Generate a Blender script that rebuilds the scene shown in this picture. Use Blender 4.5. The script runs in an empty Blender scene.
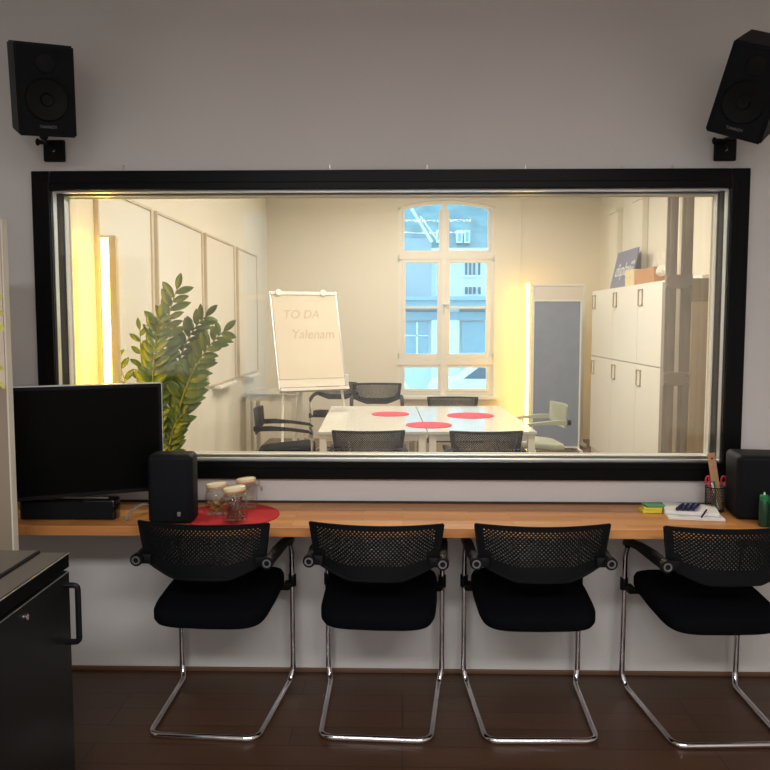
import bpy, bmesh, math, random
from mathutils import Vector, Matrix, Euler, Quaternion
random.seed(7)
PI = math.pi; R = math.radians
C = bpy.context.scene.collection
sc = bpy.context.scene

# ------------------------------------------------------------------ camera, world, lights, exposure
PITCH, YAW, EYE, FPX = 4.57, 1.3, 1.507, 800.0
cd = bpy.data.cameras.new('camera'); cam = bpy.data.objects.new('camera', cd); C.objects.link(cam)
cam.location = (0, 0, EYE); cam.rotation_euler = (R(90-PITCH), 0, R(YAW))
cd.sensor_width = 36; cd.lens = FPX/770*36; cd.clip_start = .05; cd.clip_end = 300
sc.camera = cam
CM = Euler((R(90-PITCH), 0, R(YAW))).to_matrix()
def ray(px, py): return CM @ Vector(((px-385)/FPX, -(py-385)/FPX, -1))
def atY(px, py, Y): d = ray(px, py); return Vector((0, 0, EYE)) + d*(Y/d.y)
def atZ(px, py, Z): d = ray(px, py); return Vector((0, 0, EYE)) + d*((Z-EYE)/d.z)

world = bpy.data.worlds.new('sky'); sc.world = world; world.use_nodes = True
bg = world.node_tree.nodes['Background']; bg.inputs[0].default_value = (.42, .80, 1.0, 1); bg.inputs[1].default_value = 2.9

def area(name, loc, rot, sx, sy, power, col, spread=180):
    l = bpy.data.lights.new(name, 'AREA'); l.shape = 'RECTANGLE'; l.size = sx; l.size_y = sy
    l.energy = power; l.color = col; l.spread = R(spread)
    o = bpy.data.objects.new(name, l); C.objects.link(o); o.location = loc; o.rotation_euler = [R(a) for a in rot]
    return o
# control room: dim ceiling lamps, plus an added unseen pair at the back
area('control_room_lamp', (-.65, 1.35, 2.74), (0, 0, 0), 1.1, .25, 2.5, (1, .90, .84))
area('control_room_lamp', (.85, 1.35, 2.74), (0, 0, 0), 1.1, .25, 3.5, (1, .90, .84))
area('control_room_lamp', (-.65, -.8, 2.74), (0, 0, 0), 1.3, .6, 80, (1, .98, .975))  # unseen back lamps, added to light the front wall evenly
area('control_room_lamp', (.85, -.8, 2.74), (0, 0, 0), 1.3, .6, 80, (1, .965, .955))
# meeting room: three ceiling lamps
for _y, _p in ((4.9, 66), (6.8, 54), (8.7, 44)):
    area('meeting_room_lamp', (.35, _y, 3.20), (0, 0, 0), 1.6, .3, _p, (1, .90, .75))
sc.view_settings.view_transform = 'Standard'; sc.view_settings.look = 'None'
sc.view_settings.exposure = 0.0; sc.view_settings.gamma = 1; sc.view_settings.use_curve_mapping = False
try:
    sc.cycles.use_denoising = True; sc.cycles.max_bounces = 10; sc.cycles.transparent_max_bounces = 24
    sc.cycles.sample_clamp_indirect = 6
except Exception: pass

# ------------------------------------------------------------------ materials
def _m(name):
    m = bpy.data.materials.new(name); m.use_nodes = True
    return m, m.node_tree.nodes, m.node_tree.links, m.node_tree.nodes['Principled BSDF']
def mat(name, col, rough=.5, metal=0, var=.06, vs=6, bump=0, bs=60, trans=0, emit=None, es=0, coat=0, spec=None, sheen=0):
    m, n, l, b = _m(name)
    b.inputs['Roughness'].default_value = rough; b.inputs['Metallic'].default_value = metal
    if trans: b.inputs['Transmission Weight'].default_value = trans
    if coat: b.inputs['Coat Weight'].default_value = coat
    if sheen: b.inputs['Sheen Weight'].default_value = sheen
    if spec is not None: b.inputs['Specular IOR Level'].default_value = spec
    if emit: b.inputs['Emission Color'].default_value = (*emit, 1); b.inputs['Emission Strength'].default_value = es
    tc = n.new('ShaderNodeTexCoord')
    nz = n.new('ShaderNodeTexNoise'); nz.inputs['Scale'].default_value = vs; nz.inputs['Detail'].default_value = 3
    l.new(tc.outputs['Object'], nz.inputs['Vector'])
    r = n.new('ShaderNodeValToRGB')
    r.color_ramp.elements[0].position = .3; r.color_ramp.elements[1].position = .7
    r.color_ramp.elements[0].color = (*[c*(1-var) for c in col], 1); r.color_ramp.elements[1].color = (*[min(1, c*(1+var)) for c in col], 1)
    l.new(nz.outputs['Fac'], r.inputs['Fac']); l.new(r.outputs['Color'], b.inputs['Base Color'])
    if bump:
        n2 = n.new('ShaderNodeTexNoise'); n2.inputs['Scale'].default_value = bs; l.new(tc.outputs['Object'], n2.inputs['Vector'])
        bp = n.new('ShaderNodeBump'); bp.inputs['Strength'].default_value = bump; bp.inputs['Distance'].default_value = .01
        l.new(n2.outputs['Fac'], bp.inputs['Height']); l.new(bp.outputs['Normal'], b.inputs['Normal'])
    return m
def planks(name, c1, c2, cm, w, h, rough, along='x', mortar=.002, coat=0):
    m, n, l, b = _m(name); b.inputs['Roughness'].default_value = rough
    if coat: b.inputs['Coat Weight'].default_value = coat; b.inputs['Coat Roughness'].default_value = .25
    tc = n.new('ShaderNodeTexCoord'); mp = n.new('ShaderNodeMapping')
    if along == 'y': mp.inputs['Rotation'].default_value = (0, 0, PI/2)
    br = n.new('ShaderNodeTexBrick'); br.offset = .37; br.offset_frequency = 3
    br.inputs['Color1'].default_value = (*c1, 1); br.inputs['Color2'].default_value = (*c2, 1); br.inputs['Mortar'].default_value = (*cm, 1)
    br.inputs['Scale'].default_value = 1; br.inputs['Brick Width'].default_value = w; br.inputs['Row Height'].default_value = h
    br.inputs['Mortar Size'].default_value = mortar; br.inputs['Bias'].default_value = 0
    l.new(tc.outputs['Object'], mp.inputs['Vector']); l.new(mp.outputs['Vector'], br.inputs['Vector'])
    mp2 = n.new('ShaderNodeMapping'); mp2.inputs['Scale'].default_value = (3, 60, 60) if along == 'x' else (60, 3, 60)
    nz = n.new('ShaderNodeTexNoise'); nz.inputs['Scale'].default_value = 1.2; nz.inputs['Detail'].default_value = 5
    l.new(tc.outputs['Object'], mp2.inputs['Vector']); l.new(mp2.outputs['Vector'], nz.inputs['Vector'])
    mx = n.new('ShaderNodeMixRGB'); mx.blend_type = 'MULTIPLY'; mx.inputs['Fac'].default_value = .55
    rp = n.new('ShaderNodeValToRGB'); rp.color_ramp.elements[0].position = .3; rp.color_ramp.elements[0].color = (.55, .5, .45, 1); rp.color_ramp.elements[1].color = (1, 1, 1, 1)
    l.new(nz.outputs['Fac'], rp.inputs['Fac']); l.new(br.outputs['Color'], mx.inputs['Color1']); l.new(rp.outputs['Color'], mx.inputs['Color2'])
    l.new(mx.outputs['Color'], b.inputs['Base Color'])
    return m
def glass_mat(name, tint=(1, 1, 1), ior=1.45, rough=0.0):
    m = bpy.data.materials.new(name); m.use_nodes = True; n = m.node_tree.nodes; l = m.node_tree.links; n.clear()
    out = n.new('ShaderNodeOutputMaterial'); mx = n.new('ShaderNodeMixShader'); f = n.new('ShaderNodeFresnel'); f.inputs['IOR'].default_value = ior
    ge = n.new('ShaderNodeNewGeometry'); ma = n.new('ShaderNodeMath'); ma.operation = 'MULTIPLY_ADD'; ma.inputs[1].default_value = -2; ma.inputs[2].default_value = 1
    pw = n.new('ShaderNodeMath'); pw.operation = 'POWER'; pw.inputs[0].default_value = ior; l.new(ge.outputs['Backfacing'], ma.inputs[0]); l.new(ma.outputs[0], pw.inputs[1]); l.new(pw.outputs[0], f.inputs['IOR'])
    t = n.new('ShaderNodeBsdfTransparent'); t.inputs['Color'].default_value = (*tint, 1)
    g = n.new('ShaderNodeBsdfGlossy'); g.inputs['Roughness'].default_value = rough
    l.new(f.outputs[0], mx.inputs[0]); l.new(t.outputs[0], mx.inputs[1]); l.new(g.outputs[0], mx.inputs[2]); l.new(mx.outputs[0], out.inputs[0])
    return m
M = {}
M['wall'] = mat('wall_paint', (.62, .60, .58), .9, var=.02, vs=1.5, bump=.05, bs=90)
M['wall2'] = mat('meeting_room_paint', (.80, .765, .68), .85, var=.02, vs=1.2)
M['ceiling'] = mat('ceiling_paint', (.75, .73, .70), .9, var=.02)
M['floor'] = planks('dark_parquet', (.094, .045, .022), (.075, .035, .017), (.03, .014, .008), 1.1, .13, .42, 'x', .0025)
M['floor2'] = planks('meeting_room_floor', (.22, .14, .08), (.16, .10, .06), (.05, .03, .02), 1.0, .12, .4, 'y', .002)
M['desk'] = planks('oiled_beech', (.78, .37, .12), (.60, .25, .075), (.46, .18, .05), .42, .042, .38, 'x', .0008)
M['skirting'] = mat('dark_wood_strip', (.12, .06, .03), .5)
M['black_frame'] = mat('black_lacquer', (.004, .004, .0045), .35, var=.1, spec=.1)
M['black_felt'] = mat('black_lining', (.02, .018, .015), .8)
M['alu'] = mat('brushed_aluminium', (.62, .66, .70), .35, 1, var=.04)
M['white_metal'] = mat('white_lacquer', (.82, .80, .76), .35, var=.02)
M['glass'] = glass_mat('pane_glass', (.985, .985, .97))
M['tinted'] = glass_mat('tinted_window_glass', (.5, .55, .6), 1.3)
M['glass2'] = glass_mat('window_glass', (.97, .985, .99), 1.2)
M['black_plastic'] = mat('black_plastic', (.006, .006, .007), .5, var=.1, spec=.15, bump=.04, bs=200)
M['mesh_plastic'] = mat('black_back_plastic', (.005, .006, .007), .5, var=.1, spec=.15)
M['black_fabric'] = mat('black_seat_fabric', (.003, .0035, .005), .95, var=.15, vs=60, bump=.15, bs=500, spec=.06)
M['grey_ring'] = mat('grey_ring', (.22, .22, .22), .4, .6)
M['chrome'] = mat('chrome', (.72, .70, .72), .12, 1, var=.02)
M['spk'] = mat('black_cabinet', (.006, .007, .009), .55, var=.08, spec=.15, bump=.03, bs=300)
M['grille'] = mat('speaker_grille', (.005, .006, .008), .75, var=.15, spec=.15, vs=200, bump=.2, bs=600)
M['cone'] = mat('speaker_cone', (.005, .005, .005), .6, var=.1, spec=.15)
M['logo'] = mat('silver_logo', (.20, .21, .22), .4, .3)
M['screen'] = mat('dark_screen', (.002, .002, .002), .35, var=.02, spec=.05)
M['gloss_black'] = mat('gloss_black', (.004, .004, .004), .08, coat=.3, spec=.3)
M['red_felt'] = mat('red_felt', (.52, .012, .018), .9, var=.06, vs=40, bump=.1, bs=300)
M['pink_felt'] = mat('pink_red_felt', (.74, .05, .11), .85, var=.05, vs=40)
M['jar_glass'] = glass_mat('jar_glass', (.97, .97, .95), 1.4, .02)
M['jar_lid'] = mat('cream_lid_glass', (.80, .72, .50), .25, var=.05, coat=.6)
M['wire'] = mat('steel_wire', (.55, .5, .4), .3, 1)
M['nuts'] = mat('brown_nuts', (.30, .15, .04), .6, var=.4, vs=50)
M['sweets'] = mat('dark_sticks', (.16, .04, .02), .5, var=.4, vs=50)
M['rubber'] = mat('orange_seal', (.75, .28, .05), .5)
M['paper'] = mat('white_paper', (.80, .78, .74), .8, var=.02)
M['paper2'] = mat('cream_flipchart_paper', (.74, .67, .56), .8, var=.02)
M['blue_pen'] = mat('dark_blue_plastic', (.015, .02, .08), .3)
M['green_pen'] = mat('green_plastic', (.01, .20, .06), .35)
M['green_dark'] = mat('dark_green_plastic', (.008, .045, .02), .45)
M['green_note'] = mat('green_paper', (.10, .30, .15), .7)
M['yellow_note'] = mat('yellow_paper', (.80, .68, .05), .7)
M['red_plastic'] = mat('red_plastic', (.55, .03, .05), .35)
M['ruler_wood'] = mat('ruler_wood', (.50, .27, .14), .5, var=.15, vs=30)
M['mesh_metal'] = mat('brown_black_wire', (.03, .022, .016), .5, .4)
M['table_top'] = mat('white_laminate', (.60, .61, .60), .07, var=.01)
M['cab'] = mat('pale_laminate', (.88, .85, .78), .45, var=.02)
M['cab_dark'] = mat('grey_brown_laminate', (.27, .225, .17), .5, var=.08, vs=3)
M['cab_mid'] = mat('brown_grey_panel', (.42, .35, .26), .5, var=.06, vs=3)
M['steel'] = mat('grey_painted_steel', (.27, .235, .185), .5, .0, var=.2, vs=4)
M['pin_grey'] = mat('blue_grey_felt', (.235, .28, .375), .95, var=.06, vs=8)
M['sign_blue'] = mat('grey_blue_board', (.24, .25, .36), .6)
M['white_print'] = mat('white_print', (.85, .85, .85), .6)
M['carton'] = mat('pale_carton', (.80, .68, .42), .8)
M['carton_brown'] = mat('brown_carton', (.52, .27, .12), .8)
M['leaf'] = mat('glossy_leaf', (.09, .15, .02), .35, var=.35, vs=9, coat=.3)
M['stem'] = mat('plant_stem', (.22, .24, .06), .5)
M['pot'] = mat('white_pot', (.75, .72, .68), .4)
M['soil'] = mat('soil', (.05, .03, .02), .95, var=.4, vs=40)
M['tube'] = mat('warm_light_tube', (1, .8, .4), .5, emit=(1, .60, .07), es=19, var=0)
M['whiteboard'] = mat('whiteboard_enamel', (.80, .76, .68), .3, var=.01)
M['frame_beige'] = mat('anodised_frame', (.62, .54, .42), .4, .3)
M['cable'] = mat('glint_cable_sheath', (.05, .05, .045), .15)
M['cable_grey'] = mat('grey_cable_sheath', (.22, .21, .17), .25)
M['pale_lit_plastic'] = mat('pale_grey_lit_plastic', (.42, .45, .38), .4)
M['ink'] = mat('grey_ink', (.58, .49, .39), .7)
M['ext_wall'] = mat('pale_render', (.78, .80, .82), .9, var=.05, vs=.6)
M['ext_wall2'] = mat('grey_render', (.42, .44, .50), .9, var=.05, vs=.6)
M['ext_roof'] = mat('slate_roof', (.26, .32, .36), .8, var=.2, vs=2)
M['ext_dark'] = mat('dark_window_glass', (.10, .14, .18), .2)
M['ext_band'] = mat('blue_grey_band', (.34, .46, .54), .8)
M['ext_white'] = mat('white_trim', (.92, .93, .94), .7)
M['ground'] = mat('asphalt', (.55, .56, .58), .95, var=.1, vs=2)
M['fridge_top'] = mat('grey_brown_top', (.115, .10, .085), .5, var=.1)
M['fridge_door'] = mat('black_brushed_door', (.013, .013, .013), .35, 0, var=.1, spec=.15)
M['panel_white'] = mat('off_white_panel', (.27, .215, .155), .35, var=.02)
M['panel_edge'] = mat('white_panel_edge', (.62, .58, .50), .4)
M['panel_leaf'] = mat('yellow_green_shapes', (.55, .50, .12), .5, var=.3, vs=30)
M['panel_upper'] = mat('beige_panel_upper', (.62, .52, .40), .4, var=.08, vs=12)

# ------------------------------------------------------------------ mesh helpers
class MB:
    def __init__(s): s.b = bmesh.new()
    def box(s, c, d, rot=None, bev=0, seg=2):
        t = bmesh.new(); bmesh.ops.create_cube(t, size=1)
        bmesh.ops.scale(t, vec=d, verts=t.verts)
        if bev: bmesh.ops.bevel(t, geom=t.edges[:], offset=min(bev, min(d)*.49), segments=seg, affect='EDGES', profile=.5)
        return s._add(t, c, rot)
    def b3(s, x0, x1, y0, y1, z0, z1, bev=0, seg=2):
        return s.box(((x0+x1)/2, (y0+y1)/2, (z0+z1)/2), (abs(x1-x0), abs(y1-y0), abs(z1-z0)), None, bev, seg)
    def _add(s, t, c=(0, 0, 0), rot=None):
        mt = Matrix.Translation(Vector(c))
        if rot is not None: mt = mt @ (rot.to_matrix().to_4x4() if hasattr(rot, 'to_matrix') else Euler([R(a) for a in rot]).to_matrix().to_4x4())
        bmesh.ops.transform(t, matrix=mt, verts=t.verts)
        me = bpy.data.meshes.new('tmp'); t.to_mesh(me); t.free(); s.b.from_mesh(me); bpy.data.meshes.remove(me)
        return s
    def cyl(s, c, r, h, rot=None, seg=24, r2=None):
        t = bmesh.new(); bmesh.ops.create_cone(t, cap_ends=True, segments=seg, radius1=r, radius2=r if r2 is None else r2, depth=h)
        return s._add(t, c, rot)
    def ell(s, c, d, rot=None, seg=16):
        t = bmesh.new(); bmesh.ops.create_uvsphere(t, u_segments=seg, v_segments=max(6, seg//2), radius=.5)
        bmesh.ops.scale(t, vec=d, verts=t.verts); return s._add(t, c, rot)
    def lathe(s, prof, c=(0, 0, 0), seg=28, rot=None, closed=False):
        t = bmesh.new(); rings = []
        for r, z in prof:
            if r < 1e-6: rings.append([t.verts.new((0, 0, z))])
            else: rings.append([t.verts.new((r*math.cos(2*PI*k/seg), r*math.sin(2*PI*k/seg), z)) for k in range(seg)])
        pairs = list(zip(rings[:-1], rings[1:])) + ([(rings[-1], rings[0])] if closed else [])
        for a, b in pairs:
            for k in range(seg):
                k2 = (k+1) % seg
                if len(a) == 1 and len(b) == 1: continue
                if len(a) == 1: t.faces.new((a[0], b[k2], b[k]))
                elif len(b) == 1: t.faces.new((a[k], a[k2], b[0]))
                else: t.faces.new((a[k], a[k2], b[k2], b[k]))
        bmesh.ops.recalc_face_normals(t, faces=t.faces)
        return s._add(t, c, rot)
    def tube(s, pts, r, seg=10, closed=False, cap=True):
        pts = [Vector(p) for p in pts]; t = bmesh.new(); rings = []; n = len(pts); prev = None
        for i, p in enumerate(pts):
            a = pts[i-1] if (i > 0 or closed) else p; c = pts[(i+1) % n] if (i < n-1 or closed) else p
            d = (c-a).normalized()
            if prev is None: u = d.orthogonal().normalized()
            else:
                u = prev - d*prev.dot(d)
                u = u.normalized() if u.length > 1e-6 else d.orthogonal().normalized()
            prev = u; v = d.cross(u); rr = r[i] if isinstance(r, (list, tuple)) else r
            rings.append([t.verts.new(p + (u*math.cos(2*PI*k/seg) + v*math.sin(2*PI*k/seg))*rr) for k in range(seg)])
        for i in range(n if closed else n-1):
            a, b = rings[i], rings[(i+1) % n]
            for k in range(seg): t.faces.new((a[k], a[(k+1) % seg], b[(k+1) % seg], b[k]))
        if cap and not closed: t.faces.new(rings[0][::-1]); t.faces.new(rings[-1])
        bmesh.ops.recalc_face_normals(t, faces=t.faces)
        return s._add(t)
    def prism(s, poly, z0, z1, bev=0, mtx=None):
        t = bmesh.new(); vs = [t.verts.new((p[0], p[1], z0)) for p in poly]; f = t.faces.new(vs)
        r = bmesh.ops.extrude_face_region(t, geom=[f]); bmesh.ops.translate(t, vec=(0, 0, z1-z0), verts=[g for g in r['geom'] if isinstance(g, bmesh.types.BMVert)])
        bmesh.ops.recalc_face_normals(t, faces=t.faces)
        if bev: bmesh.ops.bevel(t, geom=t.edges[:], offset=bev, segments=2, affect='EDGES')
        if mtx is not None: bmesh.ops.transform(t, matrix=mtx, verts=t.verts)
        return s._add(t)
    def quad(s, *vs):
        s.b.faces.new([s.b.verts.new(v) for v in vs]); return s
    def build(s, name, m, parent=None, smooth=False, auto=35):
        me = bpy.data.meshes.new(name); s.b.to_mesh(me); s.b.free()
        me.materials.append(m); o = bpy.data.objects.new(name, me); C.objects.link(o)
        if parent is not None: o.parent = parent
        if smooth:
            for p in me.polygons: p.use_smooth = True
            try:
                me.set_sharp_from_angle(angle=R(auto))
            except Exception: pass
        return o
def fillet(pts, r, n=6):
    pts = [Vector(p) for p in pts]; out = [pts[0]]
    for i in range(1, len(pts)-1):
        a, b, c = pts[i-1], pts[i], pts[i+1]
        d1 = (a-b); d2 = (c-b); q = min(r, d1.length*.45, d2.length*.45)
        p1 = b + d1.normalized()*q; p2 = b + d2.normalized()*q
        for k in range(n+1):
            t = k/n; out.append(p1*(1-t)**2 + b*2*t*(1-t) + p2*t*t)
    out.append(pts[-1]); return out
def tag(o, label=None, cat=None, group=None, kind=None):
    if label: o['label'] = label
    if cat: o['category'] = cat
    if group: o['group'] = group
    if kind: o['kind'] = kind
    return o
def empty(name, loc=(0, 0, 0), rz=0, label=None, cat=None, group=None):
    o = bpy.data.objects.new(name, None); C.objects.link(o); o.location = loc; o.rotation_euler = (0, 0, rz)
    o.empty_display_size = .1
    return tag(o, label, cat, group)
KIDS = {}
def copy_tree(o, parent=None):
    c = o.copy(); C.objects.link(c)
    if parent is not None: c.parent = parent
    for ch in list(o.children): copy_tree(ch, c)
    return c
def text_mesh(name, txt, size, m, parent, mtx, depth=.001, shear=0):
    cu = bpy.data.curves.new('t', 'FONT'); cu.body = txt; cu.size = size; cu.extrude = depth; cu.align_x = 'CENTER'; cu.align_y = 'CENTER'; cu.shear = shear
    t = bpy.data.objects.new('t', cu); C.objects.link(t); bpy.context.view_layer.update()
    me = bpy.data.meshes.new_from_object(t.evaluated_get(bpy.context.evaluated_depsgraph_get()))
    bpy.data.objects.remove(t); bpy.data.curves.remove(cu)
    me.materials.clear(); me.materials.append(m); me.transform(mtx)
    o = bpy.data.objects.new(name, me); C.objects.link(o)
    if parent is not None: o.parent = parent
    return o
FACE = Matrix.Rotation(PI/2, 4, 'X')           # text lying in xy -> standing, facing -y

# ------------------------------------------------------------------ rooms
WY0, WY1 = 3.336, 3.49                         # partition wall
OX0, OX1, OZ0, OZ1 = -1.456, 1.324, .922, 2.043
def structure(name, mb, m, smooth=False):
    return tag(mb.build(name, m, smooth=smooth), kind='structure')
CZ = 2.815
w = MB()
w.b3(-2.4, OX0-.02, WY0, WY1, -.0, 3.3); w.b3(OX1+.02, 2.55, WY0, WY1, 0, 3.3)
w.b3(OX0-.02, OX1+.02, WY0, WY1, 0, OZ0-.02); w.b3(OX0-.02, OX1+.02, WY0, WY1, OZ1+.02, 3.3)
structure('wall_front', w, M['wall'])
structure('wall_left', MB().b3(-2.5, -2.4, -2.4, WY0, 0, CZ), M['wall'])
structure('wall_right', MB().b3(2.4, 2.5, -2.4, WY0, 0, CZ), M['wall'])
w = MB(); wx0, wx1, wz0, wz1 = -1.86, -1.48, .58, 2.78
w.b3(-2.4, wx0, -2.4, -2.25, 0, CZ); w.b3(wx1, 2.4, -2.4, -2.25, 0, CZ); w.b3(wx0, wx1, -2.4, -2.25, 0, wz0); w.b3(wx0, wx1, -2.4, -2.25, wz1, CZ)
structure('wall_back', w, M['wall'])
structure('floor', MB().b3(-2.5, 2.5, -2.4, WY0, -.1, 0), M['floor'])
structure('ceiling', MB().b3(-2.5, 2.5, -2.4, WY0, CZ, CZ+.1), M['ceiling'])
structure('baseboard_front', MB().b3(-2.4, 2.4, WY0-.012, WY0, 0, .018, .003), M['skirting'])
XL, XR, YB, CZ2 = -1.72, 2.46, 10.2, 3.3
AX0, AX1, AZ0, AZS, AZT = -.07, 1.15, .56, 2.93, 3.02   # arched window
structure('wall_far_left', MB().b3(XL-.12, XL, WY1, YB, 0, CZ2), M['wall2'])
structure('wall_far_right', MB().b3(XR, XR+.12, WY1, YB, 0, CZ2), M['wall2'])
w = MB()
w.b3(XL-.12, AX0, YB, YB+.3, 0, CZ2); w.b3(AX1, XR+.12, YB, YB+.3, 0, CZ2); w.b3(AX0, AX1, YB, YB+.3, 0, AZ0)
N = 16
def archz(t): return AZS + (AZT-AZS)*(1-(2*t-1)**2)
poly = [(AX0, CZ2)] + [(AX0+(AX1-AX0)*k/N, archz(k/N)) for k in range(N+1)] + [(AX1, CZ2)]
XZ = Matrix(((1, 0, 0, 0), (0, 0, 1, 0), (0, 1, 0, 0), (0, 0, 0, 1)))   # (x, y, z) -> (x, z, y)
w.prism(poly, YB, YB+.3, mtx=XZ)
structure('wall_far', w, M['wall2'])
structure('floor', MB().b3(XL-.12, XR+.12, WY1, YB+.3, -.1, 0), M['floor2'])
structure('ceiling', MB().b3(XL-.12, XR+.12, WY1, YB+.3, CZ2, CZ2+.1), M['ceiling'])
structure('trim_1', MB().b3(-2.4, 2.4, WY0-.02, WY0, .738, .748), M['black_felt'])
# shallow wall piers above the cupboards
for k, yy in enumerate((9.15, 8.2, 7.1)):
    structure('trim_%d' % (k+2), MB().b3(XR-.06, XR, yy, yy+.36, 0, 2.76, .004).b3(XR-.075, XR, yy-.01, yy+.37, 2.735, 2.77, .004), M['wall2'])
structure('trim_5', MB().b3(1.47, 1.485, YB-.012, YB, 1.2, 3.2), M['wall2'])
# window sill behind the table
structure('trim_6', MB().b3(-.04, 1.2, YB-.1, YB+.12, AZ0-.045, AZ0, .006), M['white_metal'])

# observation window
ow = tag(empty('window_1', (0, WY0, 0)), kind='structure')
def ring(name, m, x0, x1, z0, z1, t, y0, y1, bev=0):
    b = MB(); y0 -= WY0; y1 -= WY0
    b.b3(x0-t, x0, y0, y1, z0-t, z1+t, bev); b.b3(x1, x1+t, y0, y1, z0-t, z1+t, bev)
    b.b3(x0, x1, y0, y1, z1, z1+t, bev); b.b3(x0, x1, y0, y1, z0-t, z0, bev)
    return b.build(name, m, ow)
ring('frame', M['black_frame'], OX0+.004, OX1-.004, OZ0-.0, OZ1+.0, .078, WY0-.028, WY0, .004)
ring('frame_lip', M['black_frame'], OX0+.002, OX1-.002, OZ0+.0, OZ1-.0, .03, WY0-.036, WY0-.028, .003)
ring('glazing_bead', M['alu'], OX0+.006, OX1-.006, OZ0+.006, OZ1-.006, .016, WY0-.004, WY0+.028)
ring('reveal_lining', M['black_felt'], OX0, OX1, OZ0, OZ1, .02, WY0+.028, WY1-.045)
ring('inner_glazing_bead', M['alu'], OX0+.004, OX1-.004, OZ0+.004, OZ1-.004, .02, WY1-.045, WY1-.028)
ring('inner_frame', M['white_metal'], OX0+.008, OX1-.008, OZ0+.008, OZ1-.008, .07, WY1, WY1+.012)
ring('inner_sleeve', M['white_metal'], OX0+.004, OX1-.004, OZ0+.004, OZ1-.004, .02, WY1-.028, WY1)
def pane(x0, x1, z0, z1, y): return MB().b3(x0, x1, y, y+.004, z0, z1)
pane(OX0, OX1, OZ0, OZ1, .012).build('pane', M['glass'], ow)
pane(OX0, OX1, OZ0, OZ1, .13).build('pane', M['glass'], ow)

# arched street window
aw = tag(empty('window_2', (0, 0, 0)), kind='structure')
fy0, fy1 = YB+.03, YB+.10
cx = .512
b = MB()
T = .075
b.b3(AX0, AX0+.055, fy0, fy1, AZ0, AZS); b.b3(AX1-.055, AX1, fy0, fy1, AZ0, AZS); b.b3(AX0+.055, AX1-.055, fy0, fy1, AZ0, AZ0+.05)
up = [(AX0+(AX1-AX0)*k/N, archz(k/N)) for k in range(N+1)]
b.prism(up + [(x, z-.045) for x, z in reversed(up)], fy0, fy1, mtx=XZ)
zz = lambda py: atY(447, py, YB).z
b.b3(AX0, AX1, fy0-.02, fy1, zz(259), zz(252.5)); b.b3(AX0, AX1, fy0-.02, fy1, zz(365), zz(357.5))
b.b3(cx-.035, cx+.035, fy0-.027, fy1, AZ0, AZT-.012)
b.build('frame', M['white_metal'], aw)
def sash(x0, x1, z0, z1, t, bar=None, arched=False):
    s = MB(); y0, y1 = fy0-.012, fy0+.04
    s.b3(x0, x0+t, y0, y1, z0, z1, .004); s.b3(x1-t, x1, y0, y1, z0, z1, .004); s.b3(x0+t, x1-t, y0, y1, z0, z0+t, .004); 
    if not arched: s.b3(x0+t, x1-t, y0, y1, z1-t, z1, .004)
    if bar: s.b3(x0+t, x1-t, y0+.006, y1, bar-.014, bar+.014, .003)
    o = s.build('sash', M['white_metal'], aw)
    MB().b3(x0+t, x1-t, fy0+.015, fy0+.019, z0+t, z1-t+(.09 if arched else 0)).build('pane', M['glass2'], o)
    return o
for x0, x1 in ((AX0+.055, cx-.035), (cx+.035, AX1-.055)):
    sash(x0, x1, zz(252.5), AZS-.03, .03, None, True)
    sash(x0, x1, zz(357.5), zz(259), .045, zz(307.5))
    sash(x0, x1, AZ0+.05, zz(365), .035)
MB().b3(cx-.008, cx+.008, fy0-.05, fy0-.02, zz(313), zz(304), .003).b3(cx-.012, cx+.06, fy0-.06, fy0-.045, zz(305.5), zz(303.5), .003).build('handle', M['alu'], aw)
for xx in (AX0+.012, AX1-.012):
    for py in (258, 356): MB().cyl((xx, fy0-.015, zz(py)), .012, .07, seg=10).build('hinge', M['alu'], aw)

# rear window behind the camera with a radiator below
rw = tag(empty('window_3', (0, -2.25, 0)), kind='structure')
b = MB()
for (a0, a1, c0, c1) in ((wx0, wx0+.06, wz0, wz1), (wx1-.06, wx1, wz0, wz1), (wx0, wx1, wz0, wz0+.06), (wx0, wx1, wz1-.06, wz1), (wx0, wx1, 1.75, 1.80)):
    b.b3(a0, a1, -.08, -.02, c0, c1)
b.build('frame', M['white_metal'], rw)
MB().b3(wx0+.06, wx1-.06, -.055, -.05, wz0+.06, wz1-.06).build('pane', M['tinted'], rw)

# ------------------------------------------------------------------ street outside
tag(MB().b3(-60, 60, YB+.4, 90, -1.35, -1.25).build('street_ground', M['ground']), kind='structure')
YO = 30.0
def o3(px, py, Y=YO): return atY(px, py, Y)
bl = empty('town_house', (2, YO, -1.25), 0, 'pale rendered house with slate roof seen through the arched window', 'building')
def opart(name, m, px0, px1, py0, py1, y0, y1, parent=bl, base=(2, YO, -1.25)):
    a = o3(px0, py1, YO); c = o3(px1, py0, YO)
    return MB().b3(a.x-base[0], c.x-base[0], y0, y1, a.z-base[2], c.z-base[2]).build(name, m, parent)
wl = opart('wall', M['ext_wall'], 330, 570, 250, 445, 0, 6)
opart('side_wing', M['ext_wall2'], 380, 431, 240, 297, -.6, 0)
opart('cornice', M['ext_white'], 431, 570, 249, 252.5, -.5, 0)
opart('canopy_band', M['ext_band'], 340, 560, 297, 301, -1.0, 0); opart('canopy', M['ext_band'], 340, 560, 301, 309, -.85, 0)
opart('fascia', M['ext_band'], 340, 560, 312, 320, -.3, 0); opart('white_pillar', M['ext_white'], 446, 459, 309, 400, -.25, 0)
opart('white_pillar', M['ext_white'], 431, 440, 320, 400, -.25, 0)
opart('shop_window', M['ext_band'], 461, 485, 322, 352, -.1, 0)
a = opart('shop_window', M['ext_band'], 404, 428, 322, 356, -.1, 0)
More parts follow.
